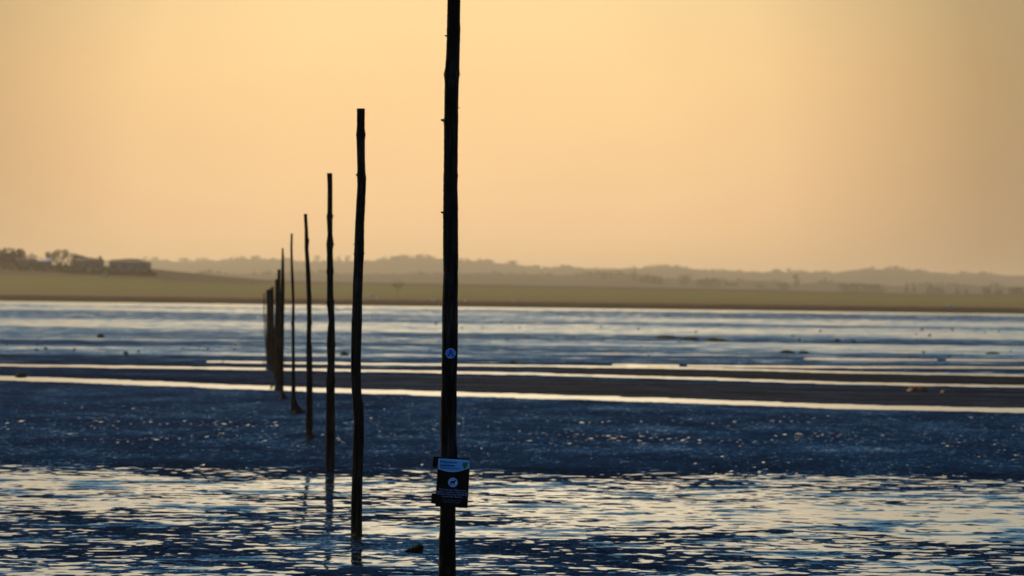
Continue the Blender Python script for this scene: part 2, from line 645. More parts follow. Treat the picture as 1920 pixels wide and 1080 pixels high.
ridge = [(-1400, 492), (-300, 488), (200, 488), (270, 487), (340, 491), (380, 489), (430, 487), (460, 486), (520, 486), (560, 490), (600, 490), (640, 490), (690, 489),
         (740, 486), (770, 484), (810, 485), (860, 488), (900, 490), (930, 493), (960, 495), (985, 500), (1020, 503.5), (1060, 500.5), (1100, 504),
         (1150, 504), (1200, 503), (1260, 500), (1290, 503), (1320, 507), (1370, 509), (1440, 510), (1500, 510), (1560, 513), (1590, 508), (1620, 504.5),
         (1680, 505), (1720, 508), (1760, 511), (1790, 514.5), (1840, 513), (1880, 516), (1920, 518), (2200, 522), (3320, 530)]
hill('hills', 'far wooded hills fading in haze', ridge, 5200, 7200, 1.2, 18, 1.5, (.05, .045, .03))
ridge2 = [(-1400, 512), (300, 512), (480, 514), (560, 509), (640, 512), (700, 514), (800, 512), (900, 512), (960, 514), (1040, 516), (1140, 512), (1200, 514), (1240, 522), (1300, 524), (1350, 526),
          (1430, 526), (1480, 531), (1560, 531), (1600, 533), (1680, 537), (1720, 534), (1800, 534), (1860, 536), (1920, 541), (2200, 545), (3320, 552)]
hill('low_hills', 'low hazy rise with hedges before the far hills', ridge2, 3200, 4300, .9, 12, 8.5, (.05, .045, .03))


# ------------------------------------------------------------------ trees
def tube(V, Fc, p0, p1, r0, r1, n=5):
    a = Vector(p1) - Vector(p0)
    q = a.to_track_quat('Z', 'Y')
    b = len(V)
    for p, r in ((p0, r0), (p1, r1)):
        for k in range(n):
            t = 2 * math.pi * k / n
            V.append(Vector(p) + q @ Vector((math.cos(t) * r, math.sin(t) * r, 0)))
    for k in range(n):
        Fc.append((b + k, b + (k + 1) % n, b + n + (k + 1) % n, b + n + k))


def bare_tree(name, base, h, spread, label, group, depth=5, lean=0.0, seed=1, trunk_f=.22, twig=1.0):
    rnd = random.Random(seed)
    t = empty(name, base)
    tag(t, label, 'tree', group)
    V, Fc = [], []
    th = h * trunk_f
    top = Vector((lean * th, 0, th))
    TV, TF = [], []
    tube(TV, TF, (0, 0, -.4), top, h * .035, h * .026, 7)

    def grow(p, dirn, ln, r, lv):
        e = p + dirn * ln
        tube(V, Fc, p, e, r, r * .65, 4 if lv > 1 else 3)
        if lv == 0:
            return
        for _ in range(3 if lv > 1 else 4):
            nd = dirn + Vector((rnd.gauss(0, .55 * spread), rnd.gauss(0, .55 * spread), rnd.uniform(-.12, .45)))
            grow(e, nd.normalized(), ln * rnd.uniform(.62, .86), r * .62, lv - 1)
    for k in range(4):
        a = k * 1.6 + rnd.random()
        dv = Vector((math.cos(a) * .75 * spread, math.sin(a) * .75 * spread, rnd.uniform(.7, 1.1))).normalized()
        grow(top, dv, h * .21, h * .018 * twig, depth - 1)
    sc = (h - th) / (max(v.z for v in V) - th)
    for v in V:
        v.z = th + (v.z - th) * sc
    link('trunk', mesh('trunk', TV, TF), BARK, t)
    link('crown', mesh('crown', V, Fc), BARK, t)
    return t


def leafy_tree(name, base, h, wd, label, group, seed=1, shape='round', n=260):
    rnd = random.Random(seed)
    t = empty(name, base)
    tag(t, label, 'tree', group)
    TV, TF = [], []
    tube(TV, TF, (0, 0, -1), (0, 0, h * .45), h * .03, h * .018, 6)
    for k in range(5):
        a = rnd.random() * 6.28
        tube(TV, TF, (0, 0, h * .3), (math.cos(a) * wd * .3, math.sin(a) * wd * .3, h * .65), h * .012, h * .005, 4)
    link('trunk', mesh('trunk', TV, TF), BARK, t)
    V, Fc = [], []
    lobes = [(Vector((rnd.uniform(-.3, .3) * wd, rnd.uniform(-.3, .3) * wd, h * rnd.uniform(.15, .8))), rnd.uniform(.22, .34) * wd) for _ in range(7)]
    for k in range(n):
        if shape == 'cone':
            zz = rnd.random() ** 1.3
            a = rnd.random() * 6.28
            rad = wd * .5 * (1 - zz) * rnd.uniform(.4, 1)
            p = Vector((math.cos(a) * rad, math.sin(a) * rad, h * (.1 + .9 * zz)))
        else:
            c, r = rnd.choice(lobes)
            dv = Vector((rnd.gauss(0, 1), rnd.gauss(0, 1), rnd.gauss(0, 1))).normalized()
            p = c + dv * r * rnd.uniform(.55, 1.1)
            p.z = min(p.z, h)
        s = max(wd, h * .4) * rnd.uniform(.05, .09)
        b = len(V)
        ax = Vector((rnd.gauss(0, 1), rnd.gauss(0, 1), rnd.gauss(0, 1))).normalized()
        bx = ax.orthogonal().normalized()
        cx_ = ax.cross(bx)
        V += [p + bx * s, p + cx_ * s * .8, p - bx * s, p - cx_ * s * .8]
        Fc.append((b, b + 1, b + 2, b + 3))
    link('crown', mesh('crown', V, Fc), LEAF, t, smooth=False)
    return t


def lt(px, py_base, h_px, w_px, d, **k):
    p = at(px, py_base, d)
    d = d * (1.3 if 2500 < d < 4000 else 1)
    p = at(px, py_base, d)
    return leafy_tree(k.pop('name', 'hedgerow_tree'), p, h_px / F * d, w_px / F * d, **k)


# trees on the left rise
gx = 'bare trees round the farm on the left'
bare_tree('bare_tree', at(112, 503, 1500), 7.2, 1.30, 'widest bare crown with fine fanning branches, right of the white roof', gx, 6, 0, 3, .12, 1.9)
bare_tree('bare_tree', at(90, 500, 1510), 5.6, 1.2, 'bare tree crowded against the left side of the widest crown', gx, 5, 0, 5, .15, 1.9)
bare_tree('bare_tree', at(134, 502, 1505), 5.6, .9, 'bare tree just left of the sloping farmhouse roof', gx, 5, 0, 9, .15, 1.9)
bare_tree('bare_tree', at(60, 500, 1490), 5.2, 1.0, 'thin sparse bare tree standing between dark trees and the white roof', gx, 4, 0, 13, .15, 1.6)
lt(8, 510, 46, 46, 1495, label='dense dark tree cut by the left edge of the view', group='dense dark trees at far left', seed=21, n=700)
lt(30, 512, 46, 34, 1500, label='dense dark tree with a low rounded top, second from the left edge', group='dense dark trees at far left', seed=22, n=600)
lt(43, 508, 42, 18, 1492, label='narrow tree flaring out at the top beside the dense dark trees', group='dense dark trees at far left', seed=25, n=260)
bare_tree('bare_tree', at(746, 552, 1460), 5.0, 1.4, 'faint bare tree standing alone on the green field left of the signed pole', None, 5, 0, 17, .2, .8)


def hedge(px0, px1, py, hpx, d, label, seed):
    rnd = random.Random(seed)
    c = at((px0 + px1) / 2, py, d)
    V, Fc = [], []
    wm = (px1 - px0) / F * d
    hm = hpx / F * d
    for k in range(int(60 + (px1 - px0) * 16)):
        x = rnd.uniform(-.5, .5) * wm
        hh = hm * (.75 + .35 * math.sin(x * 1.7 + seed) * math.sin(x * .6) + rnd.uniform(-.1, .15))
        p = Vector((x, rnd.uniform(-.8, .8), rnd.uniform(-.3, 1) * hh))
        s = rnd.uniform(.25, .5)
        ax = Vector((rnd.gauss(0, 1), rnd.gauss(0, 1), rnd.gauss(0, 1))).normalized()
        bx = ax.orthogonal().normalized(); cx_ = ax.cross(bx)
        b = len(V)
        V += [p + bx * s, p + cx_ * s, p - bx * s, p - cx_ * s]
        Fc.append((b, b + 1, b + 2, b + 3))
    o = link('hedge', mesh('hedge', V, Fc), LEAF, smooth=False)
    o.location = c
    tag(o, label, 'hedge', 'hedges by the farm')


hedge(0, 75, 515, 22, 1465, 'long dark hedge under the dense trees at far left', 1)
hedge(70, 140, 513, 18, 1468, 'hedge in front of the widest bare tree', 2)
hedge(192, 206, 510, 13, 1475, 'short bush between the two farm roofs', 3)
hedge(-120, 140, 520, 21, 1445, 'long dark overgrown bank of scrub below the dense trees', 5)
hedge(120, 292, 520, 15, 1440, 'low scruffy hedge below both farm houses', 4)

# ------------------------------------------------------------------ farm buildings
WALL = simple('farm_wall', (.16, .13, .11), .9, .2, .8, .1)
ROOF = simple('farm_roof', (.06, .05, .05), .8, .25, 1.2, .2)
PALE = simple('pale_roof', (.75, .73, .70), .6, .1, 1, .3)
DARKW = simple('window_glass', (.02, .025, .03), .2, .2, 1, .5)


def box(V, Fc, c, s):
    b = len(V)
    for i in (-1, 1):
        for j in (-1, 1):
            for k in (-1, 1):
                V.append(Vector((c[0] + i * s[0] / 2, c[1] + j * s[1] / 2, c[2] + k * s[2] / 2)))
    for f_ in ((0, 1, 3, 2), (4, 6, 7, 5), (0, 4, 5, 1), (2, 3, 7, 6), (0, 2, 6, 4), (1, 5, 7, 3)):
        Fc.append(tuple(b + i for i in f_))


def boxo(name, c, s, mat, parent, bevel=0):
    V, Fc = [], []
    box(V, Fc, c, s)
    me = mesh(name, V, Fc)
    if bevel:
        bm = bmesh.new(); bm.from_mesh(me)
        bmesh.ops.bevel(bm, geom=bm.edges[:], offset=bevel, segments=2, affect='EDGES')
        bm.to_mesh(me); bm.free()
    return link(name, me, mat, parent, smooth=False)


def house(name, px0, px1, pyb, pyeave, prof, d, depth, label, roofmat, nwin, chimney=None, wallmat=None):
    c = at((px0 + px1) / 2, pyb, d)
    wm = (px1 - px0) / F * d
    t = empty(name, c)
    tag(t, label, 'house', None)
    eh = (pyb - pyeave) / F * d
    boxo('wall', (0, 0, eh / 2 - .5), (wm * .96, depth, eh + 1), wallmat or WALL, t)
    # roof: profile along the width, with overhang
    pts = [((x / F * d) - 0, (pyb - y) / F * d) for x, y in prof]
    V, Fc = [], []
    n = len(pts)
    for yy, sc in ((-depth / 2 - .3, 0), (0, 1), (depth / 2 + .3, 0)):
        for x, h in pts:
            V.append(Vector((x, yy, eh + .02 + (h - eh) * (1.0 if sc else .12))))
    for r_ in range(2):
        for k in range(n - 1):
            Fc.append((r_ * n + k, r_ * n + k + 1, (r_ + 1) * n + k + 1, (r_ + 1) * n + k))
    Fc.append((0, n, 2 * n)); Fc.append((n - 1, 3 * n - 1, 2 * n - 1))
    Fc.append((0, 2 * n, 3 * n - 1, n - 1))
    rf = link('roof', mesh('roof', V, Fc), roofmat, t, smooth=False)
    if chimney is not None:
        x, y0, y1, wpx = chimney
        boxo('chimney', (x / F * d, 0, (pyb - (y0 + y1) / 2) / F * d), (wpx / F * d, .8, (y1 - y0) / F * d), WALL, rf)
    for k in range(nwin):
        xx = -wm * .36 + wm * .72 * (k / max(1, nwin - 1))
        wf_ = boxo('window', (xx, -depth / 2 - .03, eh * .5), (.9, .1, 1.0), WALL, t)
        boxo('pane', (xx, -depth / 2 - .09, eh * .5), (.8, .06, .9), DARKW, wf_)
    return t


house('farmhouse', 137, 194, 508, 488, [(-28, 488), (-25, 477), (-12, 479.5), (2, 483.5), (15, 484.5), (25, 484), (28, 489)], 1485, 7,
      'dark farmhouse with one long sloping roof beside the bare trees', ROOF, 3, (22, 480, 486, 5))
house('cottage', 205, 283, 508, 492, [(-39, 492), (-36, 487.5), (-18, 486.5), (-8, 485.2), (8, 485.2), (18, 487), (32, 490.5), (39, 494)], 1480, 8,
      'long low cottage with shallow hipped roof at the end of the rise', ROOF, 4)
house('barn', 30, 72, 508, 489, [(-21, 489), (-14, 484.5), (0, 484), (14, 484.5), (21, 488)], 1482, 8,
      'low dark barn between the dense trees and the white roof', ROOF, 2)
house('shed', 70, 96, 503, 490, [(-13, 491), (-9, 487.5), (0, 486), (8, 483.5), (13, 483)], 1478, 5,
      'small shed whose pale roof shines white below the bare tree', PALE, 1)
vp = at(197, 519, 1400)
vt = empty('parked_van', vp)
tag(vt, 'pale van parked on the rise below the gap between farm roofs', 'van')
boxo('body', (0, 0, .95), (1.55, 2.6, 1.2), simple('van_paint', (.42, .36, .32), .5, .05, 3), vt, .12)
boxo('windscreen', (0, -1.33, 1.25), (1.2, .06, .45), DARKW, vt)
for sx in (-1, 1):
    for sy in (-1, 1):
        V, Fc = [], []
        tube(V, Fc, (sx * .66, sy * .85, .3), (sx * .86, sy * .85, .3), .32, .32, 12)
        Fc.append(tuple(range(11, -1, -1))); Fc.append(tuple(range(12, 24)))
        link('wheel', mesh('wheel', V, Fc), DARKW, vt)

# ------------------------------------------------------------------ hedgerow and skyline trees
gh = 'hedgerow trees in the misty middle distance'
for i, (px, pyb, hp, wp, d, shp, lab) in enumerate([
    (1494, 541, 32, 15, 3000, 'round', 'tall narrow dark tree rising alone above the hedge line right of centre'),
    (1189, 533, 28, 13, 3000, 'cone', 'tall conifer at the left end of the dark hedge right of centre'),
    (1133, 532, 24, 14, 3050, 'round', 'slim tree left of the tall conifer'),
    (1145, 532, 22, 9, 3060, 'cone', 'short pointed conifer between the slim tree and the tall conifer'),
    (1214, 534, 16, 38, 2950, 'round', 'wide low tree right of the tall conifer'),
    (1232, 534, 15, 26, 2960, 'round', 'square topped bush at the end of the hedge after the tall conifer'),
    (1285, 537, 21, 24, 2940, 'round', 'pointed tree over the low hedge'),
    (1330, 539, 13, 46, 2940, 'round', 'long flat thicket beyond the pointed tree'),
    (1370, 540, 9, 30, 2960, 'round', 'small bush at the tail of the flat thicket'),
    (1470, 543, 13, 26, 2900, 'round', 'rounded bush at the foot of the tall narrow dark tree, left side'),
    (1425, 542, 9, 20, 2920, 'round', 'low bush midway between thicket and tall narrow dark tree'),
    (1577, 546, 18, 18, 2850, 'round', 'small dome shaped tree on the slope'),
    (1600, 547, 14, 40, 2850, 'round', 'spreading bush right of the dome shaped tree'),
    (1640, 549, 14, 50, 2850, 'round', 'broad low thicket below the far double hill'),
    (1700, 551, 22, 13, 2800, 'cone', 'first of two spiky trees close together on the right'),
    (1714, 551, 21, 11, 2810, 'cone', 'second of two spiky trees close together on the right'),
    (1745, 552, 22, 24, 2800, 'cone', 'pointed tree with a wide skirt right of the spiky pair'),
    (1760, 553, 12, 30, 2790, 'round', 'bush against the wide skirted pointed tree'),
    (1795, 553, 16, 14, 2780, 'cone', 'thin spire tree left of the last hedges'),
    (1812, 553, 14, 14, 2780, 'cone', 'shorter spire tree right beside the thin spire'),
    (1850, 553, 14, 22, 2600, 'round', 'dark dome tree on the right crest'),
    (1872, 553, 13, 20, 2600, 'round', 'second dark dome tree on the right crest'),
    (1905, 554, 14, 40, 2600, 'round', 'dark thicket cut by the right edge of the view'),
    (702, 532, 20, 12, 3300, 'cone', 'faint conifer just right of the second pole'),
    (893, 535, 18, 9, 3300, 'cone', 'faint narrow conifer just right of the signed pole'),
    (785, 533, 10, 16, 3200, 'round', 'tiny faint bush on the field edge left of the signed pole'),
]):
    lt(px, pyb, hp, wp, d, label=lab, group=gh, seed=40 + i, shape=shp, n=240)
gs = 'trees along the skyline of the far hills'
for i, (px, hp, wp, lab) in enumerate([
    (637, 14, 12, 'skyline tree just right of the third pole'),
    (651, 15, 12, 'skyline tree leaning over the ridge left of the second pole'),
    (594, 14, 14, 'skyline tree between the fourth and third poles'),
    (722, 12, 10, 'skyline tree alone in the dip right of the second pole'),
    (737, 11, 12, 'skyline tree at the start of the wooded knoll'),
    (757, 9, 26, 'broad skyline tree on the wooded knoll'),
    (790, 9, 30, 'broadest skyline tree on top of the wooded knoll'),
    (812, 8, 16, 'last skyline tree on the wooded knoll'),
    (962, 9, 20, 'skyline clump where the ridge drops, right of the signed pole'),
    (1057, 8, 12, 'skyline tree on the small hump right of centre'),
    (1250, 7, 14, 'skyline clump on the middle hill, left side'),
    (1268, 7, 12, 'skyline clump on the middle hill, right side'),
    (455, 10, 14, 'skyline tree left of the pole row, on the ridge'),
    (480, 9, 20, 'skyline clump right beside the farthest poles'),
    (290, 10, 16, 'skyline tree just right of the cottage'),
    (345, 9, 22, 'skyline clump on the ridge beyond the rise'),
    (540, 9, 14, 'skyline tree seen past the fifth pole'),
    (1460, 7, 18, 'skyline clump above the tall narrow dark tree'),
    (1555, 8, 12, 'skyline tree in the notch before the double hill'),
]):
    y = float(interp_px(ridge, px)) + 3
    lt(px, y, hp, wp, 7150, name='skyline_tree', label=lab, group=gs, seed=90 + i, n=150)

# woodland that covers the ridges: nobody could count it
V, Fc = [], []
rnd = random.Random(5)
for rg, dd, hh, nn in ((ridge, 7180, 6.5, 2600), (ridge2, 4280, 4.0, 1600)):
    for k in range(nn):
        px = rnd.uniform(-600, 2500)
        den = float(fbm(np.array([px / 45.0]), np.array([dd / 1000.0]), 3)[0])
        if den < -.15: continue
        y = float(interp_px(rg, px))
        p = at(px, y + rnd.uniform(0, 10), dd - rnd.uniform(0, 60))
        s = hh * rnd.uniform(.4, .9) * (1 + .5 * den)
        for q in range(5):
            c = p + Vector((rnd.uniform(-1, 1) * s, rnd.uniform(-1, 1) * s, rnd.uniform(-.2, .8) * s))
            r_ = s * rnd.uniform(.25, .5)
            ax = Vector((rnd.gauss(0, 1), rnd.gauss(0, 1), rnd.gauss(0, 1))).normalized()
            bx = ax.orthogonal().normalized(); cx_ = ax.cross(bx)
            b = len(V)
            V += [c + bx * r_, c + cx_ * r_, c - bx * r_, c - cx_ * r_]
            Fc.append((b, b + 1, b + 2, b + 3))
o = link('distant_wood', mesh('distant_wood', V, Fc), LEAF, smooth=False)
tag(o, 'hazy woodland along the far ridges', 'woodland', None, 'stuff')

# ------------------------------------------------------------------ sheep on the far shore
WOOL = simple('white_wool', (.92, .80, .66), .9, .05, 3, .1)
FACE = simple('sheep_face', (.10, .08, .07), .8, .2, 3, .1)


def sheep(px, py, s, label, grp, flip=1):
    d = 1246 if py > 559 else 1300
    p = at(px, py, d)
    bm = bmesh.new()

    def blob(c, r):
        m = bmesh.ops.create_icosphere(bm, subdivisions=2, radius=1)
        for v in m['verts']:
            k = 1 + .06 * math.sin(v.co.x * 13 + v.co.z * 9)
            v.co = Vector((c[0] + v.co.x * r[0] * k, c[1] + v.co.y * r[1] * k, c[2] + v.co.z * r[2] * k))
    blob((0, 0, .62 * s), (.62 * s, .34 * s, .36 * s))
    blob((flip * .55 * s, 0, .80 * s), (.22 * s, .18 * s, .20 * s))
    for lx_ in (-.34, .34):
        for ly in (-.15, .15):
            blob((lx_ * s, ly * s, .2 * s), (.06 * s, .06 * s, .26 * s))
    me = bpy.data.meshes.new('sheep'); bm.to_mesh(me); bm.free()
    o = link('sheep', me, WOOL)
    o.location = p
    tag(o, label, 'sheep', grp)
    V = []; 
    bm = bmesh.new()
    m = bmesh.ops.create_icosphere(bm, subdivisions=2, radius=1)
    for v in m['verts']:
        v.co = Vector((flip * .76 * s + v.co.x * .16 * s, v.co.y * .10 * s, .74 * s + v.co.z * .11 * s))
    me = bpy.data.meshes.new('face'); bm.to_mesh(me); bm.free()
    link('face', me, FACE, o)


for a in [(692, 558, 1.15, 'white sheep grazing highest on the grass right of the second pole', 1),
          (709, 564, .95, 'white sheep at the marsh edge, lower right of the highest one', 1),
          (812, 567, .95, 'white sheep at the marsh edge just left of the signed pole', -1),
          (871, 568.5, .95, 'white sheep at the marsh edge just right of the signed pole', 1),
          (1780, 578, 1.2, 'lone white sheep at the marsh edge far to the right', -1),
          (963, 567.5, .7, 'tiny pale sheep lying farther right of the signed pole', 1)]:
    sheep(a[0], a[1], a[2], a[3], 'white sheep along the far shore', a[4])


# ------------------------------------------------------------------ the marker poles
def pole(label, d, prof, stubs=(), seed=0, extra_top=None, n=18, step=3.0):
    """prof: (y, left, right) of the pole outline; built as an irregular round stem standing at depth d"""
    prof = sorted(prof)
    ys = [p[0] for p in prof]; ls = [p[1] for p in prof]; rs = [p[2] for p in prof]
    yb = ys[-1]
    base = at((ls[-1] + rs[-1]) / 2, yb, d)
    base.z = 0
    o_base = Vector(base)
    t_y = []
    y = ys[0]
    st = step
    while y < yb:
        t_y.append(y); y += st
    t_y.append(yb); t_y.append(yb + 10)
    V, Fc = [], []
    rd = random.Random(seed)
    ph = [rd.random() * 6.28 for _ in range(6)]
    for i, y in enumerate(t_y):
        l = float(np.interp(y, ys, ls)); r = float(np.interp(y, ys, rs))
        rad = (r - l) / 2 / F * d
        c = at((l + r) / 2, y, d) - o_base
        dy_ = .3 * rad * math.sin(y / 60 + ph[0])
        for k in range(n):
            a = 2 * math.pi * k / n
            kk = 1 + (.05 * math.sin(3 * a + y / 23 + ph[1]) + .035 * math.sin(5 * a - y / 9 + ph[2]) + .03 * math.sin(2 * a + y / 5 + ph[3])) * abs(math.sin(a)) \
                + rd.uniform(-.022, .022)
            V.append(Vector((c.x + math.cos(a) * rad * kk, c.y + dy_ + math.sin(a) * rad * kk, c.z)))
    for i in range(len(t_y) - 1):
        for k in range(n):
            Fc.append((i * n + k, (i + 1) * n + k, (i + 1) * n + (k + 1) % n, i * n + (k + 1) % n))
    # sawn top
    V.append(sum((V[k] for k in range(n)), Vector()) / n)
    for k in range(n):
        Fc.append((len(V) - 1, k, (k + 1) % n))
    t = empty('marker_pole', o_base)
    tag(t, label, 'pole', 'tall marker poles in a row across the flats')
    link('stem', mesh('stem', V, Fc), WOOD, t)
    for (sy, side, ln, th) in stubs:
        l = float(np.interp(sy, ys, ls)); r = float(np.interp(sy, ys, rs))
        x0 = l + 3 if side < 0 else r - 3
        x1 = l - ln if side < 0 else r + ln
        p0 = at(x0, sy + th * .3, d) - o_base; p1 = at(x1, sy - th * .1, d) - o_base
        pm = p0.lerp(p1, .6)
        V2, F2 = [], []
        tube(V2, F2, p0, pm, th / F * d * .75, th / F * d * .5, 7)
        tube(V2, F2, pm, p1, th / F * d * .5, th / F * d * .3, 7)
        b = len(V2); F2.append(tuple(range(b - 7, b)))
        link('branch_stub', mesh('branch_stub', V2, F2), WOOD, t)
    return t


D1 = 27.0
P1 = [(-60, 840.5, 864), (0, 838.9, 863.3), (40, 838, 862.5), (55, 837.5, 863.4), (66, 837.5, 862.8), (100, 836.5, 862), (128, 834.6, 861.5), (136, 832.4, 861.8), (141, 831.7, 861.8), (148, 833, 860.5),
      (155, 833.7, 860.2), (200, 833, 859.3), (218, 832.8, 859.4), (228, 831.6, 859.2), (240, 832.3, 859), (300, 832, 858.4), (322, 831.7, 857.8), (331, 831.4, 859.4), (336, 831.3, 858), (362, 831, 858), (380, 831, 858.8), (400, 830.4, 858.8),
      (440, 830.5, 859), (480, 830.5, 859.2), (500, 831, 859.2), (512, 831.3, 858.3), (530, 830.6, 859), (560, 829.6, 858.4), (592, 828.7, 858.8), (597, 829, 858.4), (612, 829, 859), (650, 828.6, 858.4), (690, 828, 857.4), (720, 828, 856.2),
      (760, 825.8, 856.6), (790, 825.2, 856), (812, 825.2, 855.6), (830, 825.8, 856.6), (846, 826, 858.3), (857, 826, 857), (900, 825.5, 855), (952, 825, 854), (957, 825, 855.3), (962, 825, 853.8), (980, 824.5, 854.3), (1000, 824, 854.2), (1010, 822.6, 854.5),
      (1040, 822.5, 855), (1080, 822, 855), (1150, 820, 855), (1250, 818, 856)]
pole('thick nearest pole carrying the sign and running out of the top of the view', D1, P1,
     [(67, -1, 4, 3), (225, -1, 5.5, 5), (398, -1, 4, 4), (140, 1, 1.5, 2.2), (202, 1, 2.6, 1.8), (173, -1, 1.2, 2)], 1, step=2.5)
D2 = 42.1
P2 = [(203.5, 669.2, 684.2), (240, 668.9, 684), (248, 668.4, 684.9), (252, 667.3, 686.2), (256, 668.2, 685.2), (262, 668.4, 684.4), (300, 669.5, 684.6), (322, 670, 685.4), (328, 668.2, 686), (333, 669.6, 687), (345, 670, 686.4),
      (380, 668, 685), (420, 665.8, 683), (440, 665, 682.8), (458, 664.3, 682.8), (475, 663.6, 682.6), (500, 663, 681), (530, 661.5, 680), (560, 661, 679), (600, 659.6, 679), (604, 658.9, 679), (630, 658.5, 678), (670, 658, 677), (700, 658, 677),
      (730, 659, 677.5), (745, 660.4, 679), (760, 660.6, 681.6), (775, 661.8, 682.4), (790, 663, 682.8), (800, 663, 682.4), (830, 661.5, 682.4), (860, 660.5, 681), (900, 659.3, 679.8), (950, 658.2, 679), (1003, 657.6, 679.2)]
pole('second pole, next behind the signed one, slightly bent and standing at a pool edge', D2, P2,
     [(458, -1, 2, 2.2), (476, -1, 1.6, 2), (475, 1, 1.6, 2), (602, -1, 1.8, 2.2), (328, -1, 1.5, 3), (645, 1, 1, 2)], 2)
D3 = CAM_H * F / (882 - hor(619))
P3 = [(324.5, 613, 623), (350, 614, 623.4), (400, 613.6, 623.3), (405, 611.8, 624.8), (411, 612.6, 623.4), (440, 614, 623.5), (456, 612, 625.6), (460, 611.7, 625.6), (467, 612.5, 624), (500, 613, 625), (509, 611.8, 626.2), (516, 613, 625), (540, 613, 625),
      (560, 613, 625.5), (567, 612, 627.4), (580, 614, 627), (604, 616.3, 628), (612, 614.6, 628), (640, 612.6, 628.4), (645, 612.5, 629.4), (652, 612.8, 628.4), (680, 614, 628), (705, 611.7, 627.7), (711, 611.3, 629), (720, 611.5, 627.7), (740, 611.5, 627.6), (800, 610.6, 628), (882, 610, 628)]
pole('third pole, flat topped and knotty, mirrored in the pool at its foot', D3, P3, [(458, 1, 1.6, 2.2), (405, 1, 1, 2), (646, 1, 1, 2)], 3)
D4 = CAM_H * F / (822 - hor(580))
P4 = [(401, 569.4, 576), (415, 570.2, 576.6), (430, 571, 577.6), (446, 570.9, 578.4), (450, 570.8, 580.2), (455, 571, 579.4), (465, 571, 578.4), (490, 572.5, 580.5), (515, 573.5, 582.4), (540, 574.5, 583), (555, 575, 584.4), (600, 575.5, 584.3), (604, 575.3, 585.4), (612, 575, 584.2),
      (640, 574.5, 583.6), (650, 574, 585), (700, 574.5, 586), (740, 574, 586), (780, 573.6, 586.6), (822, 573, 586)]
pole('fourth pole, kinked left below its slanting top, a mud mound at its foot', D4, P4, [], 4)
D5 = CAM_H * F / (775 - hor(551))
P5 = [(438, 545, 549), (465, 544.3, 548.6), (500, 545, 549.6), (530, 546, 551.4), (570, 547.5, 552.5), (600, 546.6, 552.5), (606, 545.2, 552.4), (612, 546.4, 552.5), (640, 546.5, 552.6), (680, 547, 553), (720, 546.4, 554), (745, 546, 554.5), (775, 545, 556)]
pole('fifth pole, the thinnest and straightest, set in a spreading mound', D5, P5, [], 5, n=12)
D6 = CAM_H * F / (747 - hor(530))
P6 = [(465, 528.5, 531.5), (480, 528, 532.4), (500, 527.3, 533), (540, 526.4, 533.6), (600, 525, 533), (650, 524.4, 532.5), (700, 524.4, 532), (735, 526, 531.8), (747, 525, 533)]
pole('sixth pole, tapering to a narrow tip, its foot just before the bright channel', D6, P6, [], 6, n=12)
for i, (x0, y0, x1, y1, wd, lab) in enumerate([
    (523.3, 505, 523, 728, 5.0, 'seventh pole, its pale tip showing left behind the tapering one'),
    (519.8, 523.5, 519.5, 712, 6.0, 'eighth pole, square topped, pressed against the left of its neighbours'),
    (511.2, 537.5, 513.5, 697, 4.0, 'ninth pole, slim brown one right of the two lowest'),
    (506.2, 541.5, 508.5, 685, 4.5, 'tenth pole, middle one of the three lowest and hazy'),
    (501.8, 543.5, 503.5, 675, 4.5, 'eleventh pole, blurred grey one left of the lowest group'),
    (495.0, 549, 499.5, 667, 1.6, 'last and thinnest pole at the left end of the row, leaning and barely visible')]):
    d = CAM_H * F / (y1 - hor(x1))
    pf = []
    rd = random.Random(i + 30)
    for k in range(9):
        t = k / 8
        cx_ = x0 + (x1 - x0) * t ** 2 + rd.uniform(-.5, .5)
        ww = wd * 1.5 * (.8 + .35 * t + rd.uniform(-.07, .07)) / 2
        pf.append((y0 + (y1 - y0) * t, cx_ - ww, cx_ + ww))
    pole(lab, d, pf, [], 50 + i, n=10)


# ------------------------------------------------------------------ mounds, weed and driftwood
def mound(name, px, py, wpx, hpx, label, cat, group=None, mat=WEED, seed=0, skew=0.0, spiky=0.0, dep=.6, flare=False):
    g = ground(px, py)
    d = g.y
    wm = wpx / F * d; hm = hpx / F * d
    rd = random.Random(seed)
    nr, na = 7, 26
    V, Fc = [], []
    ph = [rd.random() * 6.28 for _ in range(4)]
    for i in range(nr + 1):
        t = i / nr
        for k in range(na):
            a = 2 * math.pi * k / na
            edge = 1 + .16 * math.sin(3 * a + ph[0]) + .10 * math.sin(7 * a + ph[1]) + rd.uniform(-.06, .06)
            rr_ = (.14 + .86 * (1 - t) ** 1.3) if flare else math.sqrt(max(0.02, 1 - t ** 1.7))
            x = math.cos(a) * rr_ * edge * wm / 2 + skew * wm * (t ** 1.5 - .3)
            y = math.sin(a) * rr_ * edge * max(wm * dep, .05)
            zz = hm * (t ** (1.9 if flare else 1.1)) * (1 + rd.uniform(-.4, .4) * (mat is not MM_)) - .012 * (i == 0)
            V.append(Vector((x, y, zz + .004)))
    for i in range(nr):
        for k in range(na):
            Fc.append((i * na + k, i * na + (k + 1) % na, (i + 1) * na + (k + 1) % na, (i + 1) * na + k))
    Fc.append(tuple(nr * na + k for k in range(na)))
    if spiky:
        for k in range(int(spiky)):
            a = rd.random() * 6.28
            r0 = rd.uniform(0, .4) * wm
            p0 = Vector((math.cos(a) * r0, math.sin(a) * r0 * dep, hm * .2))
            p1 = p0 + Vector((rd.uniform(-.25, .25) * wm, rd.uniform(-.1, .1) * wm, rd.uniform(.2, .8) * hm))
            tube(V, Fc, p0, p1, hm * .06, hm * .02, 4)
    o = link(name, mesh(name, V, Fc), mat)
    o.location = g
    tag(o, label, cat, group)
    return o


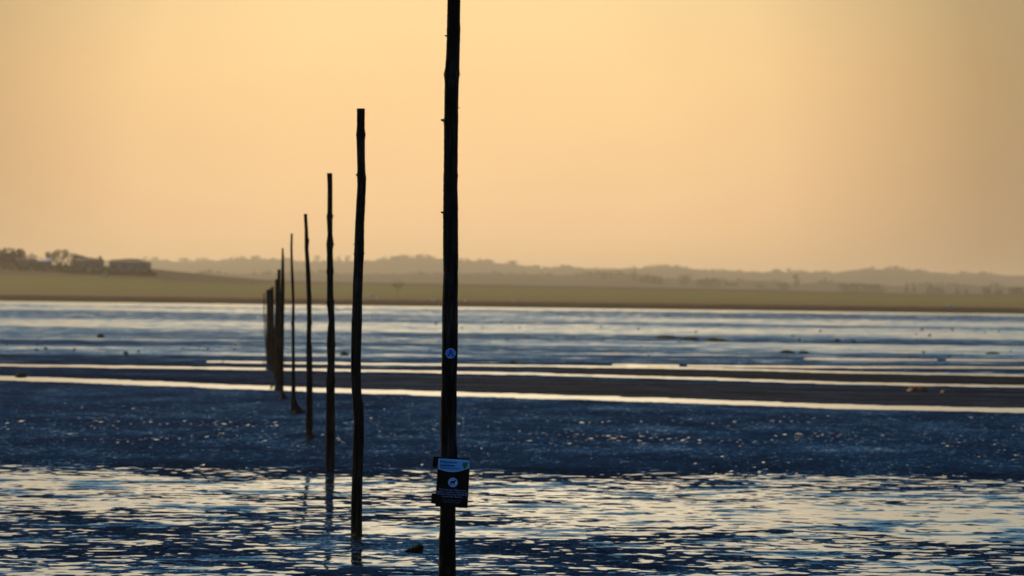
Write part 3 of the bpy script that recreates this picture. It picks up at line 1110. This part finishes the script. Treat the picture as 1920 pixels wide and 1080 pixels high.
MM = simple('mound_mud', (.006, .006, .007), .8, .3, 8, .05, .4)
MM_ = MM
gm = 'mud mounds at the feet of the poles'
mound('mud_mound', 559, 776, 34, 26, 'dark mound spreading to the right of the thinnest straight pole', 'mound', gm, MM, 1, -.32, 0, .5, True)
mound('mud_mound', 584, 822.5, 26, 16, 'dark mound right of the kinked fourth pole', 'mound', gm, MM, 2, -.32, 0, .5, True)
mound('mud_mound', 531, 749, 24, 16, 'small dark mound at the foot of the tapering sixth pole', 'mound', gm, MM, 3, -.12, 0, .5, True)
mound('seaweed_clump', 670, 1004, 38, 6, 'ragged weed caught round the foot of the second pole', 'seaweed', None, WEED, 4, 0, 9, .3, True)
# driftwood lump before the signed pole
g = ground(777, 1036)
t = empty('driftwood_lump', g)
tag(t, 'dark lump of weed and driftwood lying left of the signed pole', 'driftwood')
bm = bmesh.new()
k = g.y / F
for (cx_, cz, rx, rz, ry) in ((8, 6, 9, 9, 9), (2, 5, 9, 7, 8), (-8, 3.0, 8, 4.5, 6), (-14, 2.2, 5, 2.6, 4), (12, 10, 5, 5.5, 5)):
    m = bmesh.ops.create_icosphere(bm, subdivisions=3, radius=1)
    for v in m['verts']:
        c = v.co.copy()
        q = 1 + .12 * math.sin(c.x * 9 + cx_) + .10 * math.sin(c.z * 13 + c.y * 7)
        v.co = Vector((cx_ * k + c.x * rx * k * q, c.y * ry * k * q, cz * k + c.z * rz * k * q))
me = bpy.data.meshes.new('weed'); bm.to_mesh(me); bm.free()
link('weed', me, WEED, t)
V, Fc = [], []
for x0, z0, x1, z1 in ((6, 10, 5, 19), (10, 12, 9.5, 18), (2, 8, -3, 14), (-6, 4, -12, 9)):
    tube(V, Fc, (x0 * k, 0, z0 * k), (x1 * k, .01, z1 * k), 1.0 * k, .4 * k, 5)
link('twig', mesh('twig', V, Fc), WOOD, t)

for i, (px, py, wp, hp, lab, mat) in enumerate([
    (38, 707, 22, 7, 'dark weed clump on the left bank touching the bright channel', WEED),
    (189, 633, 14, 6, 'single dark clump on the far flats at left', WEED),
    (645, 667, 18, 6, 'dark clump just left of the second pole on the far flats', WEED),
    (962, 681, 12, 4, 'small clump on the dark bank right of the signed pole', WEED),
    (236, 665, 10, 5, 'clump at the start of a bright puddle on the left flats', WEED),
    (1250, 634.5, 46, 5, 'long low weed bank, first of three strung out right of centre', WEED),
    (1294, 637.5, 36, 5.5, 'taller weed bank in the middle of three strung out right of centre', WEED),
    (1340, 641, 44, 6, 'last weed bank of three strung out right of centre', WEED),
    (1475, 662.5, 32, 5, 'dark weed clump with a low tail beyond the banks', WEED),
    (1505, 662.8, 22, 4, 'small flat weed patch touching the clump with a low tail', WEED),
    (1601, 642.5, 9, 4.5, 'upright dark clump beside a small bright puddle', WEED),
    (1570, 641, 14, 5, 'flat dark clump left of the upright one', WEED),
    (1720, 734, 40, 8, 'rusty brown weed patch on the dark bank at right', WEEDB),
    (1770, 737, 14, 5, 'smaller rusty weed scrap right of the rusty patch', WEEDB),
    (85, 656, 9, 4, 'dark clump third along the left flats', WEED),
    (68, 658, 7, 4, 'smaller dark clump before the third along the left flats', WEED),
    (260, 661, 8, 3, 'thin clump above the bright puddle on the left flats', WEED),
    (1860, 664, 24, 3.5, 'flat weed streak near the right edge', WEED),
]):
    mound('seaweed_clump', px, py, wp, hp, lab, 'seaweed', 'weed clumps scattered on the flats', mat, 100 + i, 0, 4 if wp > 20 else 0, .8)
# scattered small lumps and birds' feeding mounds far out on the flats
gl = 'tiny dark lumps scattered over the far flats'
rd = random.Random(77)
proto = None
for k in range(76):
    if k < 34: px, py = rd.uniform(1080, 1910), rd.uniform(612, 668)
    elif k < 54: px, py = rd.uniform(660, 1100), rd.uniform(605, 662)
    else: px, py = rd.uniform(5, 480), rd.uniform(648, 664)
    g = ground(px, py + (px - 960) * ROLLT * .5)
    if proto is None:
        proto = mound('mud_lump', px, py, 5, 4, 'tiny dark lump out on the far flats', 'mud lump', gl, WEED, 300, 0, 0, .6)
        ref = proto.location.y
    else:
        c = proto.copy(); col_.objects.link(c)
        c.location = g
        s = g.y / ref * rd.uniform(.45, 1.0)
        c.scale = (s * rd.uniform(.8, 1.5), s, s * rd.uniform(.5, 1.0))
        c.rotation_euler.z = rd.uniform(-.5, .5)

# ------------------------------------------------------------------ sign and waymark on the near pole
BLK = simple('sign_black', (.004, .004, .005), .6, .1, 20, .06)
BLUE = simple('sign_pale_panel', (.20, .58, .95), .5, .04, 20, .3)  # pale panel with its blue skylight put into the base colour
EDGE = simple('sign_white_edge', (.75, .80, .92), .5, .04, 20, .3)
NAVY = simple('sign_navy_ink', (.005, .015, .12), .6, .1, 20, .1)
GREEN = simple('sign_green_ink', (.02, .25, .03), .6, .2, 60, .1)
GREYI = simple('sign_grey_ink', (.34, .40, .55), .6, .1, 20, .1)
DIMI = simple('sign_dim_ink', (.12, .14, .18), .6, .1, 20, .1)
BATT = simple('sign_backing_wood', (.008, .007, .007), .8, .3, 30, .04, .4)
DB = D1 - .075                      # board face distance, just before the pole
mm = DB / F                         # metres per photo pixel on the board
orig = at(849, 905, DB)
ROT = R(-2.6)
sg = empty('information_sign', orig)
tag(sg, 'black notice board with pale header tinted blue fixed to the nearest pole', 'sign')
brd = Matrix.Rotation(-ROT, 3, 'Y')       # turn within the board plane
SK = .045


def B(u, v, depth=0.0):
    """board point: u right, v up in photo pixels from the board centre"""
    x = u * mm; zz = v * mm
    c, s = math.cos(ROT), math.sin(ROT)
    return Vector((x * c - zz * s, -depth, x * s + zz * c))


def plate(name, outline, d0, d1, mat, parent=sg):
    n = len(outline)
    V = [B(u, v, d0) for u, v in outline] + [B(u, v, d1) for u, v in outline]
    Fc = [tuple(range(n)), tuple(range(2 * n - 1, n - 1, -1))]
    for k in range(n):
        Fc.append((k, n + k, n + (k + 1) % n, (k + 1) % n))
    me = mesh(name, V, Fc)
    bm = bmesh.new(); bm.from_mesh(me); bmesh.ops.recalc_face_normals(bm, faces=bm.faces[:]); bm.to_mesh(me); bm.free()
    return link(name, me, mat, parent, smooth=False)


def rrect(x0, y0, x1, y1, r, n=5):
    pts = []
    for cx_, cy, a0 in ((x1 - r, y1 - r, 0), (x0 + r, y1 - r, 90), (x0 + r, y0 + r, 180), (x1 - r, y0 + r, 270)):
        for k in range(n + 1):
            a = R(a0 + 90 * k / n)
            pts.append((cx_ + math.cos(a) * r, cy + math.sin(a) * r))
    return pts


plate('board', rrect(-30.5, -46, 30.3, 45.5, 2.5), 0, .006, BLK)
plate('backing_plate', [(-39.5, 25), (-30, 25), (28, 25), (28, 46.8), (-39.5, 46.8)], -.028, -.003, BATT)
plate('backing_plate', [(-38.5, -41), (22, -46), (22, -22), (-38.5, -22)], -.028, -.003, BATT)
# header with curved lower edge
top = 44.0
hdr = [(-29.3, top - .4), (-29.3, 24.5)]
for k in range(1, 16):
    t = k / 16
    x = -29.3 + 58.8 * t
    hdr.append((x, 24.5 + 4.5 * t - 6.6 * math.sin(math.pi * t)))
hdr += [(29.5, 29), (29.5, top - 4), (28.6, top - 1.6), (26, top)]
edge = [(x * 1.0, y) for x, y in hdr]
hd_o = plate('header_panel', edge, .0075, .009, EDGE)
cxm, cym = 0, 34.5
plate('header_field', [((x - cxm) * .955, cym + (y - cym) * .90) for x, y in hdr], .0095, .0105, BLUE, hd_o)


def text(body, u, v, size, mat, name='lettering', align='LEFT', depth=.0122, parent=sg, stretch=1.0, bold=.0):
    cu = bpy.data.curves.new(name, 'FONT')
    cu.body = body
    cu.size = size * mm * 1.38
    cu.align_x = align
    cu.align_y = 'CENTER'
    cu.extrude = .0004
    cu.offset = bold * mm
    o = bpy.data.objects.new(name, cu)
    col_.objects.link(o)
    dg = bpy.context.evaluated_depsgraph_get()
    me = bpy.data.meshes.new_from_object(o.evaluated_get(dg))
    bpy.data.objects.remove(o)
    xs = [v_.co.x for v_ in me.vertices]
    c, s = math.cos(ROT), math.sin(ROT)
    off = B(u, v, depth)
    for v_ in me.vertices:
        x, y, zz = v_.co.x * stretch, v_.co.y, v_.co.z
        v_.co = Vector((x * c - y * s, -zz, x * s + y * c)) + off
    me.materials.clear()
    return link(name, me, mat, parent, smooth=False)


text('Welcome to', -26.5, 38.2, 4.6, NAVY, parent=hd_o, bold=.12)
text('Lindisfarne', -26, 32.0, 4.6, NAVY, parent=hd_o, bold=.15)
text('National Nature Reserve', -26, 27.0, 3.0, NAVY, parent=hd_o, stretch=.92, bold=.05)
plate('leaf_logo', [(17, 39.5), (16.2, 35), (17.5, 30), (20, 26.5), (22.5, 28.5), (25, 33), (25.6, 38.5), (22, 39.6), (20, 38.6)], .0108, .0118, GREEN, hd_o)
plate('logo_mark', [(26, 38), (27.5, 39.8), (28.4, 37.6), (27.5, 36.4)], .0108, .0118, NAVY, hd_o)
# roundel with a walking dog
cir = [(math.cos(2 * math.pi * k / 40) * 8.9 + .2, math.sin(2 * math.pi * k / 40) * 8.9 + .6) for k in range(40)]
rd_o = plate('roundel', cir, .0075, .009, simple('roundel_white', (.5, .62, .85), .5, .05, 20, .3))
dog = [(-6.0, -3.6), (-4.6, -1.6), (-4.4, 1.4), (-2.6, 2.6), (1.6, 2.8), (3.0, 3.6), (3.4, 5.4), (5.0, 5.0), (6.6, 4.0), (6.2, 3.0), (4.6, 2.8), (4.0, .8), (2.8, -1.2), (2.8, -5.8),
       (1.4, -5.8), (1.2, -1.6), (-.8, -1.0), (-2.2, -2.0), (-2.0, -5.2), (-3.4, -5.4), (-3.8, -3.0), (-5.2, -4.8)]
plate('dog_figure', [(x + .2, y + .7) for x, y in dog], .0095, .0105, NAVY, rd_o)
plate('lead_figure', [(-4.2, 6.0), (2.2, 7.0), (2.2, 6.3), (-4.2, 5.3)], .0095, .0105, simple('lead_blue', (.05, .2, .4), .5, .05, 20), rd_o)
for i, (tx, u, v, sz) in enumerate([('Take the lead. Please keep', .5, -13.6, 3.5), ('dogs on a lead or close by you', .5, -17.8, 3.5),
                                    ('to avoid disturbing wild birds', -.5, -22.0, 3.5), ('around the reserve', -.5, -26.2, 3.5)]):
    text(tx, u, v, sz, GREYI, align='CENTER', depth=.0085, stretch=1.0)
text('Thank you for your help', 0, -32.5, 2.6, DIMI, align='CENTER', depth=.0085)
text('naturalengland.org.uk', 0, -36.2, 2.6, DIMI, align='CENTER', depth=.0085)

# waymark disc
DW = D1 - .057
wc = at(844.8, 662.5, DW)
wk = empty('waymark_disc', wc)
tag(wk, 'small round blue waymark disc nailed to the nearest pole above the notice', 'waymark')
mmw = DW / F
BL2 = simple('disc_blue', (.06, .30, .80), .4, .08, 30, .3)
BL3 = simple('disc_ring', (.45, .62, .85), .5, .08, 30, .3)
DK = simple('disc_dark_ink', (.01, .05, .25), .5, .08, 30, .3)


def wplate(name, outline, d0, d1, mat, parent=wk):
    n = len(outline)
    V = [Vector((u * mmw, -d0, v * mmw)) for u, v in outline] + [Vector((u * mmw, -d1, v * mmw)) for u, v in outline]
    Fc = [tuple(range(n)), tuple(range(2 * n - 1, n - 1, -1))]
    for k in range(n):
        Fc.append((k, n + k, n + (k + 1) % n, (k + 1) % n))
    me = mesh(name, V, Fc)
    bm = bmesh.new(); bm.from_mesh(me); bmesh.ops.recalc_face_normals(bm, faces=bm.faces[:]); bm.to_mesh(me); bm.free()
    return link(name, me, mat, parent, smooth=False)


wplate('disc', [(math.cos(2 * math.pi * k / 40) * 9.6, math.sin(2 * math.pi * k / 40) * 9.6) for k in range(40)], -.004, .0, BL2)


def arc(a0, a1, r0, r1):
    n = 14
    o_ = [(math.cos(R(a0 + (a1 - a0) * k / n)) * r1, math.sin(R(a0 + (a1 - a0) * k / n)) * r1) for k in range(n + 1)]
    i_ = [(math.cos(R(a1 + (a0 - a1) * k / n)) * r0, math.sin(R(a1 + (a0 - a1) * k / n)) * r0) for k in range(n + 1)]
    return o_ + i_


wplate('ring', arc(-22, 202, 8.0, 9.4), .0005, .0015, BL3)
wplate('ring', arc(-132, -52, 7.8, 9.4), .0005, .0015, BL3)
wplate('emblem', [(-1.6, 6.4), (2.0, 6.4), (1.0, 2.6), (6.2, -5.2), (3.4, -6.2), (.2, -.8), (-3.0, -6.2), (-5.8, -5.2), (-.8, 2.6)], .0005, .0012, DK)
wplate('emblem', [(-1.2, -1.5), (1.4, -1.5), (2.0, -6.2), (-1.8, -6.2)], .0005, .0018, simple('disc_pale', (.16, .42, .85), .5, .05, 30))

# ------------------------------------------------------------------ haze
V, Fc = [], []
box(V, Fc, (0, 4550, 38.5), (9600, 9700, 79))
me = mesh('haze', V, Fc)
hz = bpy.data.materials.new('sea_haze')
hz.use_nodes = True
hn = hz.node_tree
for n in list(hn.nodes): hn.nodes.remove(n)
pv = hn.nodes.new('ShaderNodeVolumePrincipled')
pv.inputs['Color'].default_value = (.98, .90, .73, 1)
pv.inputs['Density'].default_value = .00012
pv.inputs['Anisotropy'].default_value = .5
oo = hn.nodes.new('ShaderNodeOutputMaterial')
hn.links.new(pv.outputs[0], oo.inputs['Volume'])
o = link('haze', me, hz, smooth=False)
tag(o, 'warm evening haze over the flats', None, None, 'stuff')
